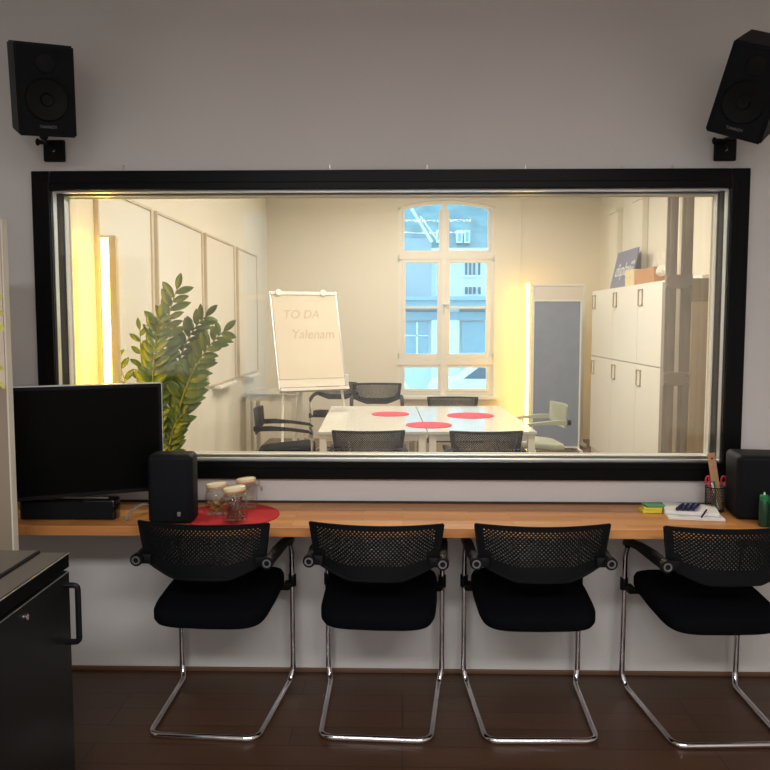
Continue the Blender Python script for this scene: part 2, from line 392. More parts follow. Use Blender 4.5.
opart('mullion', M['ext_white'], 416, 418, 322, 356, -.16, -.1, a); opart('transom', M['ext_white'], 404, 428, 335, 336, -.16, -.1, a)
for px in (465, 469, 473, 478):
    opart('window', M['ext_dark'], px, px+2.2, 262, 275, -.05, 0); opart('window', M['ext_dark'], px, px+2.6, 287, 294, -.05, 0)
opart('window_sill', M['ext_white'], 463, 482, 275.5, 277, -.15, 0)
rp0 = o3(330, 252); rp1 = o3(570, 252); top = o3(450, 150, YO+4)
rf = MB().quad((rp0.x-2, -.4, rp0.z+1.25), (rp1.x-2, -.4, rp1.z+1.25), (rp1.x-2, 4, top.z+1.25), (rp0.x-2, 4, top.z+1.25))
rf.quad((rp0.x-2, 4, top.z+1.25), (rp1.x-2, 4, top.z+1.25), (rp1.x-2, 8, rp0.z+1.25), (rp0.x-2, 8, rp0.z+1.25))
rf.quad((rp0.x-2, -.4, rp0.z+1.25), (rp0.x-2, 4, top.z+1.25), (rp0.x-2, 8, rp0.z+1.25)); rf.quad((rp1.x-2, -.4, rp1.z+1.25), (rp1.x-2, 8, rp1.z+1.25), (rp1.x-2, 4, top.z+1.25))
roof = rf.build('roof', M['ext_roof'], bl)
# dormers with white frames, and the sloping verge boards of the wing
for px in (436, 456, 463.5):
    d = opart('dormer', M['ext_white'], px, px+6, 231, 243.5, -.3, 2.5); opart('pane', M['ext_band'], px+1.4, px+4.6, 233, 242, -.34, -.3, d)
for (p, q, r_) in (((411, 211), (431, 244), .055), ((420, 219), (440, 247), .03)):
    A = o3(*p); B = o3(*q); b0 = Vector((2, YO, -1.25))
    MB().tube([A-b0+Vector((0, -.75, 0)), B-b0+Vector((0, -.75, 0))], r_, 6).build('verge_board', M['ext_white'], bl)
# parked cars
def car(x, y, rz, label, m):
    c = empty('parked_car', (x, y, -1.25), rz, label, 'car', 'cars parked in the street')
    prof = [(-2.1, .35), (-2.1, .75), (-1.95, .92), (-1.2, 1.0), (-.65, 1.42), (.7, 1.45), (1.35, 1.02), (2.0, .9), (2.1, .7), (2.1, .35)]
    MB().prism(prof, -.85, .85, .04, mtx=XZ).build('body', m, c, smooth=True)
    gl = [(-1.08, 1.02), (-.62, 1.36), (.66, 1.39), (1.2, 1.02)]
    MB().prism(gl, -.87, .87, .01, mtx=XZ).build('windows', M['ext_dark'], c)
    for wx in (-1.3, 1.3):
        for wy in (-.8, .8): MB().cyl((wx, wy, .33), .33, .2, (90, 0, 0)).build('wheel', M['black_plastic'], c, smooth=True)
car(2.9, 25, .0, 'white parked car seen low in the right panes of the arched window', M['ext_white'])
car(-1.9, 23.6, .0, 'white parked car seen low in the left panes of the arched window', M['ext_white'])

# ------------------------------------------------------------------ control room furniture
DZ, DT, DY = .742, .038, 2.918
b = MB(); b.b3(-2.395, 2.395, DY, WY0-.004, DZ-DT, DZ, .003)
tag(b.build('desk_worktop', M['desk']), 'long oiled beech worktop running along the wall under the window', 'desk')

# --- cantilever chair
SL = None
def make_chair():
    root = empty('cantilever_chair')
    zf = .0115
    half = [(.235, .205, .602), (.237, .226, .56), (.237, .235, .055), (.224, .212, zf), (.199, -.245, zf)]
    pts = half + [(-x, y, z) for x, y, z in reversed(half)]
    MB().tube(fillet(pts, .05, 7), .0115, 12).build('frame', M['chrome'], root, smooth=True)
    # seat
    t = bmesh.new(); rings = []
    def rr(sc_, z):
        out = []
        for k in range(48):
            a = 2*PI*k/48; c_, s_ = math.cos(a), math.sin(a); e = .34
            x = .218*math.copysign(abs(c_)**e, c_); y = .235*math.copysign(abs(s_)**e, s_)
            x *= 1-.035*(y < 0)*(-y/.235)
            x -= math.copysign(sc_, x)*min(1, abs(x)/.1); y -= math.copysign(sc_, y)*min(1, abs(y)/.1)
            out.append(t.verts.new((x, y+.02, z + .02*y/.235 + .006*(abs(x)/.2)**2)))
        return out
    for sc_, z in ((.016, .412), (.006, .416), (0, .428), (0, .455), (.005, .468), (.018, .476)): rings.append(rr(sc_, z))
    for a, c in zip(rings[:-1], rings[1:]):
        for k in range(48): t.faces.new((a[k], a[(k+1) % 48], c[(k+1) % 48], c[k]))
    t.faces.new(rings[0][::-1]); t.faces.new(rings[-1]); bmesh.ops.recalc_face_normals(t, faces=t.faces)
    MB()._add(t).build('seat', M['black_fabric'], root, smooth=True, auto=50)
    u = MB(); u.b3(-.235, .235, .17, .2, .415, .435, .004)
    for q in (-1, 1): u.cyl((q*.237, .232, .44), .016, .05, seg=12); u.box((q*.225, .2, .43), (.03, .06, .02))
    u.build('seat_support', M['black_plastic'], root)
    # perforated backrest
    nx, nz = 62, 26
    def bot(uu):
        a = abs(uu); return .588 + .052*max(0, (a-.42)/.58)**1.2
    def P(i, j):
        uu = -1 + 2*i/nx; v = j/nz
        z0 = bot(uu); z = z0 + (.786-z0)*v
        hw = .219 + .020*v
        y = -.252 + .055*uu*uu + .012*(1-v)
        return Vector((hw*uu, y, z))
    bm = bmesh.new(); V = {}
    for i in range(nx+1):
        for j in range(nz+1): V[i, j] = bm.verts.new(P(i, j))
    for i in range(nx):
        for j in range(nz):
            q = [V[i, j], V[i+1, j], V[i+1, j+1], V[i, j+1]]
            uu = abs(-1+2*(i+.5)/nx); low = 7 + (4 if uu > .8 else 0)
            if (i+j) % 2 == 0 and low <= j < nz-2 and 3 <= i < nx-3:
                c = sum((x.co for x in q), Vector())/4
                inn = [bm.verts.new(c + (x.co-c)*.74) for x in q]
                for k in range(4): bm.faces.new((q[k], q[(k+1) % 4], inn[(k+1) % 4], inn[k]))
            else: bm.faces.new(q)
    bmesh.ops.recalc_face_normals(bm, faces=bm.faces)
    bmesh.ops.solidify(bm, geom=bm.faces[:], thickness=.006)
    t = MB(); t.b.free(); t.b = bm
    o = t.build('backrest', M['mesh_plastic'], root)
    e = MB()
    e.tube([P(0, j)+Vector((0, .003, 0)) for j in range(nz, 3, -2)], .0055, 6)
    e.tube([P(nx, j)+Vector((0, .003, 0)) for j in range(nz, 3, -2)], .0055, 6)
    e.tube([P(i, nz)+Vector((0, .003, 0)) for i in range(0, nx+1, 2)], .005, 6)
    e.tube([P(i, 0)+Vector((0, .003, 0)) for i in range(0, nx+1, 2)], .006, 6)
    e.build('backrest_rim', M['mesh_plastic'], o, smooth=True)
    for q in (-1, 1):
        ar = MB(); pth = [(.238, -.20, .652), (.242, -.10, .654), (.240, .05, .646), (.236, .2, .624), (.235, .235, .604)]
        t = bmesh.new(); rings = []
        for k, (x, y, z) in enumerate(pth):
            hw = (.012, .014, .018, .018, .012)[k]; hh = (.02, .02, .013, .012, .008)[k]
            rings.append([t.verts.new((q*x+dx*hw, y, z+dz*hh)) for dx, dz in ((-1, -1), (1, -1), (1, 1), (-1, 1))])
        for a, c in zip(rings[:-1], rings[1:]):
            for k in range(4): t.faces.new((a[k], a[(k+1) % 4], c[(k+1) % 4], c[k]))
        t.faces.new(rings[0][::-1]); t.faces.new(rings[-1]); bmesh.ops.recalc_face_normals(t, faces=t.faces)
        bmesh.ops.bevel(t, geom=t.edges[:], offset=.004, segments=2, affect='EDGES')
        ar._add(t); ar.build('armrest', M['black_plastic'], root, smooth=True)
        h = MB().cyl((q*.238, -.215, .652), .0225, .03, (90, 0, 0)).box((q*.215, -.207, .652), (.05, .016, .035), bev=.004).build('pivot', M['black_plastic'], root, smooth=True)
        MB().lathe([(.010, -.003), (.015, -.003), (.015, .003), (.010, .003)], (q*.238, -.2315, .652), 20, (90, 0, 0), closed=True).build('pivot_ring', M['grey_ring'], h, smooth=True)
    return root
ch0 = make_chair()
ctrl = [(-.706, 3.005, -3.2, 'black mesh-back cantilever chair in front of the red mat and jars'),
        (-.086, 3.005, -2.8, 'black mesh-back cantilever chair at the desk, next right of the one at the jars'),
        (.494, 3.005, 1.0, 'black mesh-back cantilever chair at the desk, left neighbour of the one by the papers'),
        (1.150, 2.99, 2.6, 'black mesh-back cantilever chair in front of the paper stack and pen cup')]
TR = R(2.0)                                     # the meeting table stands turned by two degrees
def trot(x, y): return (.142 + x*math.cos(TR) - y*math.sin(TR), 6.374 + x*math.sin(TR) + y*math.cos(TR))
mtg = [(-.235, 5.43, 2, 'black mesh-back chair behind the glass, near side of the white table, left one', 1),
       (.54, 5.42, 2, 'black mesh-back chair behind the glass, near side of the white table, right one', 1),
       (-.27, 8.2, 182, 'black mesh-back chair at the far side of the table, beside the flipchart', 1.08),
       (.47, 7.37, 180, 'black mesh-back chair at the far side of the table, below the arched window', 1),
       (-.80, 9.2, 176, 'black mesh-back chair standing behind the flipchart tray', 1),
       (1.16, 6.95, 96, 'pale grey-backed chair at the right end of the table before the grey pinboard', 1),
       (-.98, 6.55, -84, 'black mesh-back chair at the left end of the white table, added for a ghost reflection', 1)]  # left-end chair is added in place of a ghost reflection in the glass
first = True
for x, y, a, lab in ctrl:
    o = ch0 if first else copy_tree(ch0); first = False
    o.location = (x, y, 0); o.rotation_euler = (0, 0, R(a)); tag(o, lab, 'chair', 'chairs along the control room desk')
for x, y, a, lab, s in mtg:
    o = copy_tree(ch0); o.location = (x, y, 0); o.rotation_euler = (0, 0, R(a)); o.scale = (s, s, s)
    tag(o, lab, 'chair', 'chairs in the meeting room')
    if lab.startswith('pale'):
        for c in o.children_recursive:
            if c.name.startswith(('backrest', 'armrest', 'seat')) and 'support' not in c.name:
                c.data = c.data.copy(); c.data.materials[0] = M['pale_lit_plastic']  # pale tone holds the chair's own colour and the light on it

# --- wall loudspeakers
def wall_speaker(loc, rot, label, W, H, D, plate):
    root = empty('wall_speaker', loc, 0, label, 'speaker', 'loudspeakers on the wall above the window')
    q = (Matrix.Rotation(R(rot[0]), 4, 'Z') @ Matrix.Rotation(R(rot[1]), 4, 'X') @ Matrix.Rotation(R(rot[2]), 4, 'Y'))
    def place(o): o.data.transform(q); return o
    c = .03
    poly = [(-W/2, H/2), (W/2, H/2), (W/2, -H/2), (-W/2, -H/2)]
    def shp(k, y0, y1, bev): return MB().prism([(x*k, z*k) for x, z in poly], y0, y1, bev, mtx=XZ)
    cab = place(shp(1, -D/2, D/2, .006).build('cabinet', M['spk'], root, smooth=True))
    place(shp(.93, -D/2-.006, -D/2+.002, .003).build('grille', M['grille'], root))
    place(MB().lathe([(.001, .012), (.02, .014), (.024, .004), (.062, .008), (.070, .010), (.076, .002)], (0, -D/2-.005, -.03), 32, (90, 0, 0)).build('woofer', M['cone'], root, smooth=True))
    place(MB().lathe([(.0, .006), (.014, .007), (.032, .004), (.036, .0)], (0, -D/2-.006, .095), 24, (90, 0, 0)).build('tweeter', M['cone'], root, smooth=True))
    text_mesh('logo', 'TANNOY', .014, M['logo'], root, q @ Matrix.Translation((0.0, -D/2-.0085, -H/2+.035)) @ FACE, .0006)
    # bracket down to the wall plate
    pl = Vector(plate) - Vector(loc)
    p0 = q @ Vector((0, .02, -H/2+.01))
    br = empty('x'); bpy.data.objects.remove(br)
    a = MB().tube(fillet([p0, p0+Vector((0, .0, -.03)), (pl.x-.02, pl.y-.03, pl.z+.03), (pl.x, pl.y-.005, pl.z)], .02, 4), .009, 10).ell(p0+Vector((0, 0, -.02)), (.035, .035, .035)).build('ball_arm', M['black_plastic'], root, smooth=True)
    k = Vector((pl.x-.035, pl.y-.03, pl.z+.03))
    MB().cyl(k, .009, .03, (0, 90, 0), 10).ell(k+Vector((-.02, 0, .0)), (.02, .012, .03)).build('clamp_knob', M['black_plastic'], a, smooth=True)
    MB().box(pl+Vector((0, .0, 0)), (.088, .02, .088), None, .006).build('wall_plate', M['black_plastic'], root)
    MB().cyl(pl+Vector((0, -.011, 0)), .006, .004, (90, 0, 0), 12).build('screw', M['alu'], root)
def toward(v, s): e = Vector((0, 0, EYE)); return e + (Vector(v)-e)*s
pL = atY(54.5, 151, WY0-.01); pR = atY(725, 150, WY0-.01)
wall_speaker((-1.3537, 3.0443, 2.3725), (31.7, 17.1, -3.55), 'black wall loudspeaker at the upper left, angled down to the right', .2, .32, .22, pL)
wall_speaker((1.2655, 2.9878, 2.3488), (-37.2, 24.5, 23.4), 'black wall loudspeaker at the upper right, tilted over toward the room', .2, .32, .22, pR)

# --- nails above the window frame
for px in (124, 230, 330, 427, 525, 622, 672):
    p = atY(px, 166, WY0)
    o = MB().cyl((0, -.006, 0), .0025, .012, (90, 0, 0), 8).box((0, -.008, -.006), (.003, .003, .016)).build('nail', M['wire'])
    o.location = p; tag(o, 'small nail above the black window frame, '+{124: 'leftmost of the row', 230: 'second from left', 330: 'third from left', 427: 'middle one of seven', 525: 'third from right', 622: 'second from right', 672: 'rightmost, near the right speaker'}[px], 'nail', 'nails above the window')

# --- monitor with stand
mr = Vector((-.962, 3.15, 0)); ml_dir = Vector((-math.cos(R(25)), -math.sin(R(25)), 0))
MW = .735; mc = mr + ml_dir*(MW/2)
mon = empty('flat_monitor', (mc.x, mc.y, DZ), R(25), 'large flat black screen standing on the left end of the desk', 'monitor')
MB().b3(-MW/2, MW/2, 0, .035, .088, .518, .004).build('housing', M['black_plastic'], mon)
MB().b3(-MW/2+.012, MW/2-.012, -.002, .001, .105, .506).build('screen', M['screen'], mon)
MB().b3(-MW/2, MW/2, -.004, .036, .518, .5215, .001).b3(MW/2, MW/2+.003, -.004, .036, .088, .5215, .001).build('highlight_edge', M['alu'], mon)  # aluminium strip put in as the highlight along the screen edge
for q in (-.335, .335): MB().b3(q-.012, q+.012, .0, .03, .0005, .09, .004).b3(q-.012, q+.012, -.06, .10, .0005, .012, .004).build('foot', M['black_plastic'], mon)
sbp = atZ(66, 523, DZ)
so = empty('sound_bar', (-1.292, 3.04, DZ), R(1), 'low glossy black sound bar lying on the desk under the screen', 'sound bar')
MB().b3(-.185, .185, -.04, .03, .0005, .082, .01, 3).build('body', M['gloss_black'], so, smooth=True)
MB().b3(-.175, .175, -.043, -.038, .008, .07, .002).build('grille', M['grille'], so)
def cable(pts, r, label, m=M['gloss_black']):
    return tag(MB().tube(fillet(pts, .05, 6), r, 8).build('cable', m, smooth=True), label, 'cable', 'cables under the screen')
cable([(-1.46, 3.0, DZ+.088), (-1.40, 2.985, DZ+.09), (-1.3, 3.0, DZ+.0885), (-1.22, 2.985, DZ+.092), (-1.13, 3.0, DZ+.0885)], .0045, 'added glossy black cable along the top of the sound bar, for reflected glints', M['cable'])  # added cable whose gloss stands in for reflections in the screen bezel
cable([(-1.06, 2.98, DZ+.0055), (-1.03, 2.99, DZ+.05), (-.985, 3.0, DZ+.07), (-.96, 3.04, DZ+.03), (-.955, 3.07, DZ+.0055)], .005, 'grey cable arching off the desk at the lower right corner of the screen', M['cable_grey'])
# --- desk loudspeakers
def desk_speaker(loc, rz, label, W, H, D):
    r = empty('desk_speaker', loc, R(rz), label, 'speaker', 'loudspeakers on the desk')
    MB().b3(-W/2, W/2, 0, D, .0005, H, .022, 5).build('cabinet', M['spk'], r, smooth=True)
    MB().b3(-W/2+.012, W/2-.012, -.006, .008, .012, H-.014, .008, 3).build('grille', M['grille'], r, smooth=True)
    MB().box((W*.2, -.0075, H*.16), (.013, .003, .017), None, .002).build('logo', M['logo'], r)
p = atZ(170.5, 525, DZ); desk_speaker((p.x, p.y, DZ), 3, 'black rounded desk loudspeaker to the right of the screen', .170, .266, .115)
desk_speaker((1.388, 3.045, DZ), -8, 'large black rounded desk loudspeaker at the right end of the desk behind the pen cup', .215, .252, .19)

# --- red mat and jars
p = atZ(231, 515.5, DZ)
mx_, my_ = p.x, p.y
o = MB().cyl((0, 0, .0025), .19, .004, seg=64).build('round_placemat', M['red_felt']); o.location = (mx_, my_, DZ)
tag(o, 'red round felt mat on the wooden desk under three glass jars', 'placemat')
def jar(px, py, s, label, fill, n, seed):
    p = atZ(px, py, DZ+.005)
    j = empty('clip_top_jar', (p.x, p.y, DZ+.0048), random.random()*.6-.3, label, 'jar', 'clip-top glass jars on the red mat'); j.scale = (s, s, s)
    MB().lathe([(0, .0), (.043, .0), (.048, .006), (.048, .085), (.044, .098), (.038, .104), (.038, .112), (.041, .114), (.036, .115), (.034, .104), (.041, .095), (.045, .085), (.045, .009), (.0, .006)], seg=32).build('glass', M['jar_glass'], j, smooth=True)
    lid = MB().lathe([(0, .0), (.042, .0), (.044, .004), (.043, .012), (.034, .017), (0, .019)], (0, 0, 0), 32)
    l = lid.build('lid', M['jar_lid'], j, smooth=True); l.location = (0, 0, .119); l.rotation_euler = (R(-3), R(-6), 0)
    MB().lathe([(.036, -.004), (.043, -.004), (.043, 0), (.036, 0)], (0, 0, 0), 28, closed=True).build('rubber_seal', M['rubber'], l, smooth=True)
    MB().tube([(.0415*math.cos(2*PI*k/24), .0415*math.sin(2*PI*k/24), .103) for k in range(24)], .0014, 6, closed=True).tube(fillet([(.042, 0, .103), (.058, 0, .10), (.060, .0, .125), (.042, 0, .128)], .006, 3), .0014, 6).tube(fillet([(.042, .01, .10), (.066, .012, .092), (.072, 0, .078), (.066, -.012, .092), (.042, -.01, .10)], .005, 3), .0014, 6).build('wire_clip', M['wire'], j, smooth=True)
    rnd = random.Random(seed)
    if fill == 'nuts':
        f = MB()
        for k in range(n):
            a, q = rnd.random()*2*PI, rnd.random()**.5*.034
            f.ell((q*math.cos(a), q*math.sin(a), .016+rnd.random()*.045), (.02, .014, .013), (rnd.random()*90, rnd.random()*90, 0), 8)
        tag(f.build('nuts', M['nuts'], j, smooth=True), kind='stuff')
    elif fill == 'sticks':
        f = MB()
        for k in range(n):
            a = rnd.random()*2*PI; q = .02+rnd.random()*.012; a2 = a+1.8+rnd.random()
            f.tube([(q*math.cos(a), q*math.sin(a), .014), (.03*math.cos(a2), .03*math.sin(a2), .05+rnd.random()*.04)], .0042, 6)
        for k in range(12):
            a, q = rnd.random()*2*PI, rnd.random()**.5*.032
            f.ell((q*math.cos(a), q*math.sin(a), .014+rnd.random()*.014), (.018, .012, .010), (rnd.random()*90, rnd.random()*90, 0), 8)
        tag(f.build('sweets', M['sweets'], j, smooth=True), kind='stuff')
jar(246.5, 508, .93, 'rear clip-top glass jar on the red mat, nearly empty', None, 0, 3)
jar(217, 514.5, .95, 'left clip-top glass jar on the red mat, holding brown nuts', 'nuts', 40, 1)
jar(235, 521, 1.0, 'front clip-top glass jar on the red mat, holding dark sticks', 'sticks', 14, 2)
p = atZ(195, 515, DZ+.004)
o = MB().prism([(-.035, -.02), (.03, -.024), (.036, .018), (-.03, .026)], 0, .010, .003).build('sachet', M['red_plastic']); o.location = (p.x, p.y, DZ+.0046); o.rotation_euler = (0, 0, .5)
tag(o, 'small red sachet lying on the left of the red mat', 'packet')

# --- sticky notes, paper, pens
def flat(name, m, px, py, w_, d_, h_, rz, z, label, cat, group=None):
    p = atZ(px, py, z); o = MB().b3(-w_/2, w_/2, -d_/2, d_/2, 0, h_, .0008, 1).build(name, m); o.location = (p.x, p.y, z+.0006); o.rotation_euler = (0, 0, R(rz)); return tag(o, label, cat, group)
flat('sticky_note_pad', M['yellow_note'], 650, 511.5, .076, .06, .012, 3, DZ, 'yellow sticky note pad on the desk, lowest of the little pile', 'note pad', 'sticky note pads')
flat('sticky_note_pad', M['yellow_note'], 652, 508.5, .07, .05, .008, -6, DZ+.0132, 'narrow yellow sticky note pad, middle of the little pile', 'note pad', 'sticky note pads')
flat('sticky_note_pad', M['green_note'], 653, 506, .076, .055, .009, 8, DZ+.0222, 'green sticky note pad, top of the little pile', 'note pad', 'sticky note pads')
flat('paper_stack', M['paper'], 692, 515.5, .21, .17, .009, -8, DZ, 'stack of white paper lying skewed on the desk', 'paper')
flat('notebook', M['paper'], 690, 511, .20, .15, .014, -14, DZ+.0102, 'white notepad on top of the paper stack', 'notebook')
for k in range(4):
    p = atZ(679.5+k*5.2, 509.0, DZ+.025)
    o = MB().cyl((0, 0, .0085), .0075, .085, (90, 0, 0), 12).cyl((0, .05, .0085), .005, .02, (90, 0, 0), 10).build('marker_pen', M['blue_pen'], smooth=True)
    o.location = (p.x, p.y-.005, DZ+.0262); o.rotation_euler = (0, 0, R(-32))
    tag(o, ['dark blue marker on the notepad, outermost on the left', 'dark blue marker on the notepad, second from left', 'dark blue marker on the notepad, second from right', 'dark blue marker on the notepad, outermost on the right'][k], 'pen', 'dark blue markers on the notepad')
p = atZ(709.5, 515.5, DZ+.026)
o = MB().cyl((0, 0, .004), .0035, .13, (90, 0, 0), 8).build('ballpoint_pen', M['black_plastic'], smooth=True); o.location = (p.x-.015, p.y+.015, DZ+.0262); o.rotation_euler = (0, 0, R(-28))
tag(o, 'thin dark pen lying on the notepad beside the pen cup', 'pen')
# pen cup
p = atZ(717, 512, DZ); cp = Vector((p.x-.003, p.y+.02, DZ))
cup = empty('pen_cup', cp, 0, 'dark wire mesh pen cup standing between the papers and the speaker', 'pen cup')
HC, RC = .098, .037
b = MB()
for k in range(30):
    a = 2*PI*k/30
    for s_ in (1, -1):
        b.tube([(RC*math.cos(a+s_*t*.9), RC*math.sin(a+s_*t*.9), .002+HC*t) for t in (0, .33, .66, 1)], .0009, 4)
b.build('mesh_wall', M['mesh_metal'], cup)
MB().tube([(RC*math.cos(2*PI*k/24), RC*math.sin(2*PI*k/24), HC) for k in range(24)], .0025, 6, closed=True).build('rim', M['black_plastic'], cup, smooth=True)
MB().cyl((0, 0, .002), RC, .003, seg=24).build('base', M['black_plastic'], cup)
def stick(name, m, a, q, r, label, cat, mid=None):
    o = MB().tube([a, q], r, 8).build(name, m, smooth=True); o.location = cp; return tag(o, label, cat)
top = atY(711, 453, cp.y) - cp
rd = (top - Vector((.018, 0, .006))); L_ = rd.length
ru = MB(); ru.b3(-.0155, .0155, -.0015, .0015, 0, L_, .0008)
o = ru.build('wooden_ruler', M['ruler_wood']); o.rotation_mode = 'QUATERNION'; o.rotation_quaternion = Vector((0, 0, 1)).rotation_difference(rd.normalized()); o.location = cp + Vector((.018, 0, .006))
tag(o, 'wooden ruler leaning out of the pen cup', 'ruler')
MB().cyl((0, -.0018, L_-.022), .004, .002, (90, 0, 0), 12).build('hanging_hole', M['mesh_metal'], o)
sc_ = empty('scissors', cp, 0, 'scissors with pink-red handles in the pen cup', 'scissors')
MB().tube([(0, .006, .01), (.008, .006, .10)], .003, 6).tube([(.01, .01, .01), (-.004, .01, .1)], .003, 6).build('blades', M['alu'], sc_)
for q, cxs in ((-1, -.022), (1, .034)):
    MB().tube([(cxs+.011*math.cos(2*PI*k/16)+q*.003, .008, .122+.019*math.sin(2*PI*k/16)) for k in range(16)], .0035, 6, closed=True).build('handle', M['red_plastic'], sc_, smooth=True)
stick('felt_pen', M['green_pen'], (0, -.012, .008), (-.014, -.02, .125), .0055, 'green pen standing in the pen cup', 'pen')
stick('ballpoint_pen', M['paper'], (.012, -.01, .008), (-.022, -.022, .118), .004, 'pale pen leaning left in the pen cup', 'pen')
stick('red_pencil', M['red_plastic'], (-.01, -.012, .008), (-.026, .004, .135), .003, 'thin red pencil in the pen cup', 'pencil')
# green bottles
for px, py, h, lab in ((764.5, 527, .125, 'slim dark green bottle with bright green cap at the right end of the desk'), (773.5, 528, .115, 'shorter green bottle half cut off by the right picture edge')):
    p = atZ(px, py, DZ); g = empty('green_bottle', (p.x, p.y+.01, DZ), 0, lab, 'bottle', 'green bottles at the right end of the desk')
    MB().lathe([(0, .0005), (.016, .0005), (.0175, .004), (.0175, h*.72), (.015, h*.78), (0, h*.78)], seg=20).build('bottle_body', M['green_dark'], g, smooth=True)
    MB().lathe([(0, h*.78), (.0165, h*.78), (.0165, h*.92), (.012, h*.96), (0, h*.96)], seg=20).build('cap', M['green_pen'], g, smooth=True)
    MB().cyl((0, 0, h*1.0), .004, h*.08, seg=10, r2=.002).build('tip', M['paper'], g, smooth=True)

# --- small black fridge / safe in the left foreground
fc = atY(69, 552.5, 2.23)
FX, FZ = fc.x, fc.z
fr = empty('black_fridge', (FX-.29, 1.93, 0), 0, 'black cabinet fridge with handle and lock in the left foreground', 'fridge')
fx = .29
MB().b3(-fx, fx-.05, -.30, .295, .03, FZ-.045, .004).build('body', M['black_plastic'], fr)
MB().b3(-fx, fx, -.31, .30, FZ-.042, FZ, .003).build('top_panel', M['black_frame'], fr)
MB().b3(-fx+.02, fx-.006, -.30, .292, FZ-.001, FZ+.0015, .0005, 1).build('top_surface', M['fridge_top'], fr)
MB().b3(-fx+.01, fx-.075, -.29, .285, FZ+.0015, FZ+.010, .002).build('mat_edge', M['black_plastic'], fr); MB().b3(-fx+.014, fx-.082, -.285, .28, FZ+.0100, FZ+.0112).build('mat_surface', M['fridge_top'], fr)
MB().tube([(fx, -.31, FZ-.001), (fx, .30, FZ-.001)], .0018, 6).build('highlight_edge', M['alu'], fr)  # edge highlight of the top made as a thin aluminium strip
dr = MB().b3(fx-.045, fx, -.305, .298, .05, FZ-.052, .003).build('door', M['fridge_door'], fr)
MB().tube([(fx, -.305, FZ-.053), (fx, .298, FZ-.053)], .0016, 6).build('door_edge', M['alu'], dr)
lk = atY(26, 617, 1.0)
d = ray(26, 617); t_ = (FX-0)/d.x; lp = Vector((0, 0, EYE)) + d*t_
MB().cyl((fx+.002, lp.y-1.93, lp.z), .0095, .006, (0, 90, 0), 20).box((fx+.0065, lp.y-1.93, lp.z), (.003, .003, .012)).build('lock', M['chrome'], dr, smooth=True)
hz1 = atY(80, 583, 2.2).z; hz0 = atY(80, 642, 2.2).z
MB().tube(fillet([(fx-.002, .262, hz1-.004), (fx+.038, .262, hz1-.004), (fx+.038, .262, hz0+.004), (fx-.002, .262, hz0+.004)], .012, 3), .0085, 8).build('handle', M['black_plastic'], dr, smooth=True)
for sx in (-.24, .2):
    for sy in (-.25, .25): MB().cyl((sx, sy, .0155), .02, .03).build('foot', M['black_plastic'], fr)

# --- off-white upright panel at the far left
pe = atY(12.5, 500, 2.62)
pn = empty('upright_panel', (pe.x, 2.62, 0), 0, 'pale upright panel with leaf shapes cut by the left picture edge', 'panel')
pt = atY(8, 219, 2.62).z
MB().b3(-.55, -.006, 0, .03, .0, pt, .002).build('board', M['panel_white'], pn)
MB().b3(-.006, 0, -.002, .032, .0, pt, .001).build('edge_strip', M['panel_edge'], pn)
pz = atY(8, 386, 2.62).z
pp = MB().b3(-.54, -.008, -.003, .0, pz, pt-.01).build('print', M['panel_upper'], pn)  # beige upper field, lighter than the board below
rnd = random.Random(5); lf = MB()
for k in range(70):
    zz_ = pz + rnd.random()*(pt-pz)*.62; xx = -.012 - rnd.random()*.12 - max(0, (zz_-pz-.2))*.0
    lf.ell((xx, -.0035, zz_), (.016, .0012, .03), (0, rnd.random()*120-60, 0), 6)
tag(lf.build('leaf_shapes', M['panel_leaf'], pp), kind='stuff')

# ------------------------------------------------------------------ meeting room
def make_table():
    t = empty('meeting_table')
    W, L = .762, 1.68
    MB().b3(-W/2, W/2, -L/2, L/2, .715, .74, .004).build('table_top', M['table_top'], t)
    f = MB(); q = .03
    f.b3(-W/2+q, W/2-q, -L/2+.02, -L/2+.05, .67, .715); f.b3(-W/2+q, W/2-q, L/2-.05, L/2-.02, .67, .715); f.b3(-W/2+.02, -W/2+.05, -L/2+.05, L/2-.05, .67, .715); f.b3(W/2-.05, W/2-.02, -L/2+.05, L/2-.05, .67, .715)
    f.build('apron', M['white_metal'], t)
    for a in (-1, 1):
        for c in (-1, 1): MB().box((a*(W/2-.035), c*(L/2-.035), .3575), (.05, .05, .715), None, .003).build('leg', M['white_metal'], t)
    return t
t0 = make_table(); x, y = trot(-.383, 0); t0.location = (x, y, 0); t0.rotation_euler = (0, 0, TR); tag(t0, 'white meeting table, left half of the pair pushed together', 'table', 'white meeting tables')
t1 = copy_tree(t0); x, y = trot(.383, 0); t1.location = (x, y, 0); tag(t1, 'white meeting table, right half of the pair pushed together', 'table', 'white meeting tables')
for px, py, r_, lab in ((390.5, 414, .155, 'pink-red round placemat on the table, far left one'), (470.5, 415.5, .19, 'pink-red round placemat on the table, far right one'), (429, 425, .17, 'pink-red round placemat on the table, nearest the glass')):
    p = atZ(px, py, .742); o = MB().cyl((0, 0, .0025), r_, .004, seg=48).build('round_placemat', M['pink_felt']); o.location = (p.x, p.y, .7405); tag(o, lab, 'placemat', 'round placemats on the meeting table')
